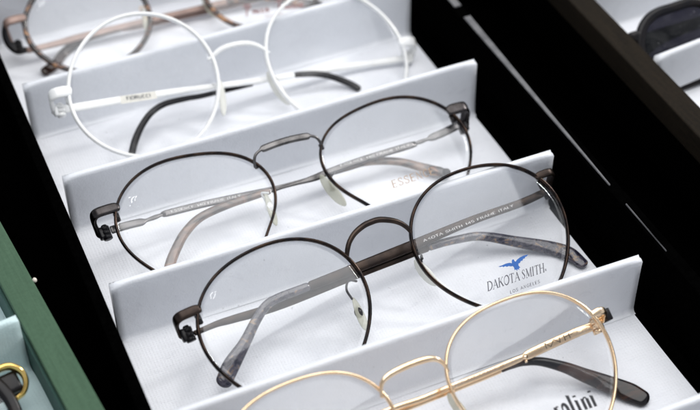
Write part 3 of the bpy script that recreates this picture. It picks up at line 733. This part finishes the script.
g.temple([(63.5, -4, -4.6, 1.4, .6), (50, -3.8, -7.4, 1.5, .6), (30, -3.6, -9, 1.5, .6), (-12.5, -3.7, -9, 1.4, .6), (-24, -3.0, -9, 1.5, .7), (-33, -3.2, -9, 1.7, .85), (-40.8, -4.2, -9, 1.8, .9), (-48.0, -8.0, -8.2, 1.9, .95), (-53.1, -13.4, -5.0, 2.0, 1.0), (-57.8, -16.0, -3.6, 1.9, 1.0)], 'pink', 'brownblk', 4)
bm = write('Price Trusie', SCRIPT, (24.3, -14.1), (50, -16.2), (.55, 3.9), g.surf, .04, 1.5); link('lettering', bm, M['print_rose'], g.lens[1])
bm = write('NEW YORK', SANS, (32.4, -16.9), (40.6, -17.6), (.1, .8), g.surf, .1, 1.2); link('lettering', bm, M['print_rose'], g.lens[1])
mark(g, -1, (-52.4, 10.4), k=1.15)

# --- gold and black pair in the green tray
pose = (.162, .50, 0.0)
ax = frame_axes(*pose)
def place(world, local): return Vector(world) - ax @ Vector(local)
c = place((-112.2, -48.0, -3.5), (66.5, 9.5, -1.5))
g = Glasses('eyeglasses', 'thick black eyeglasses with gold ends in the green tray', (*pose, *c, 36.5), (24.5, .6, -.3, 0, .9, 0, 0), 'blk', 1.9, 1.4)
g.bridge([(-13.5, 8.5, 0, 1.4, 1.2), (-8, 11, 1, 1.5, 1.2), (0, 12, 1.4, 1.5, 1.2), (8, 11, 1, 1.5, 1.2), (13.5, 8.5, 0, 1.4, 1.2)], 'blk')
for sg in (-1, 1):
    bm = bmesh.new(); sweep(bm, cr([(sg * 57.5, 11.4, 1.2, .9, 1.8), (sg * 62, 12.8, 1.4, 1.0, 1.9), (sg * 65.5, 12.3, 1.1, 1.0, 1.9), (sg * 67.8, 9.8, .3, .95, 1.9), (sg * 68.0, 6.8, -.6, .9, 1.8), (sg * 66.3, 4.3, -1.2, .85, 1.6), (sg * 63.6, 3.4, -1.6, .7, 1.4)], .4), e=3, ns=14)
    ep = link('end_piece', bm, M['ygold'], g.root)
    bm = bmesh.new(); box(bm, min(sg * 60, sg * 66.6), max(sg * 60, sg * 66.6), 5.0, 11.2, -3.4, .6, 1.2, 3); link('hinge', bm, M['blk'], ep)
g.temple([(65, 7, -4, 2.2, .9), (40, 7, -6.5, 2.4, .9), (0, 6, -6.5, 2.2, .9), (-35, 5, -6.5, 2.2, 1), (-48, -4, -6.5, 2.4, 1), (-56, -12, -5, 2.4, 1)], 'blk')
g.temple([(-65, 7, -4, 2.2, .9), (-40, 5, -8.5, 2.2, .9), (0, 4, -9.5, 2.2, .9), (35, 3, -9.5, 2.2, 1), (48, -5, -8.5, 2.4, 1), (56, -12, -6, 2.4, 1)], 'blk')

# --- black pairs in the brown tray
def black_pair(lab, loc, yaw=.05, tilt=.86):
    g = Glasses('eyeglasses', lab, (yaw, tilt, 0, *loc, 30), (17.5, 2.2, 0, 0, 0, -.6, 0), 'blk', 1.9, 1.7, 'dark_lens', 'black eyeglasses in the brown tray')
    g.bridge([(-14.5, 6, 0, 1.5, 1.3), (-8, 9, 1, 1.9, 1.4), (0, 10, 1.4, 2.0, 1.4), (8, 9, 1, 1.9, 1.4), (14.5, 6, 0, 1.5, 1.3)], 'blk')
    for sg in (-1, 1):
        bm = bmesh.new(); sweep(bm, cr([(sg * 47, 8, 0, 2.2, 1.4), (sg * 49.5, 8.6, 0, 2.2, 1.5), (sg * 51.0, 8.4, -1.2, 2.1, 1.6), (sg * 51.5, 7.6, -4.5, 1.9, 1.6)], .5), e=3, ns=14, round_end=True)
        link('end_piece', bm, M['blk'], g.root)
        o = 6.5 if sg < 0 else 9.5
        g.temple([(sg * 49.5, 7, -5, 2.0, .9), (sg * 36, 6.5, -o, 2.1, .9), (0, 6, -o, 2, .9), (-sg * 35, 4, -o, 2.1, 1), (-sg * 46, -3, -o, 2.3, 1), (-sg * 53, -9, -o + 1, 2.3, 1)], 'blk')
    return g
black_pair('black acetate eyeglasses with smoked lenses behind the bright divider of the brown tray', (190, 17, -9))
black_pair('black acetate eyeglasses barely showing at the right edge below the bright divider', (192, -31, -9))

# ------------------------------------------------------------------ light
world = bpy.data.worlds.new('World'); scene.world = world; world.use_nodes = True
nt = world.node_tree; bg = nt.nodes['Background']
tc = nt.nodes.new('ShaderNodeTexCoord'); sx = nt.nodes.new('ShaderNodeSeparateXYZ'); nt.links.new(tc.outputs['Generated'], sx.inputs[0])
cc = ramp(nt, sx.outputs['Z'], [(.0, (.56, .58, .62)), (.4, (.64, .67, .73)), (.8, (.30, .32, .36)), (1.0, (.22, .24, .28))])
nt.links.new(cc, bg.inputs['Color']); bg.inputs['Strength'].default_value = .78

def area(name, loc, target, size, sy, power, color):
    d = bpy.data.lights.new(name, 'AREA'); d.shape = 'RECTANGLE'; d.size = size; d.size_y = sy; d.energy = power; d.color = color
    o = bpy.data.objects.new(name, d); col.objects.link(o); o.location = loc
    o.rotation_euler = (Vector(target) - Vector(loc)).to_track_quat('-Z', 'Y').to_euler()
    return o
sb_ = area('softbox', (.224, -.032, .95), (.224, -.032, 0), 1.2, .9, 9.6, (1.0, .99, .975))
sb_.rotation_euler = (0, 0, math.radians(16.1))
area('added_back_fill', (-.5, 1.1, .75), (0, 0, 0), .6, .45, 1.5, (.95, .97, 1.0))  # added fill lamp from behind, not an actual window
area('side_lamp', (1.55, .05, .95), (0, 0, 0), .22, .22, 10, (1.0, .98, .95))

scene.view_settings.view_transform = 'Standard'; scene.view_settings.look = 'None'
scene.view_settings.gamma = 1; scene.view_settings.exposure = .2
scene.render.engine = 'CYCLES'
scene.cycles.max_bounces = 10; scene.cycles.transparent_max_bounces = 24; scene.cycles.glossy_bounces = 5
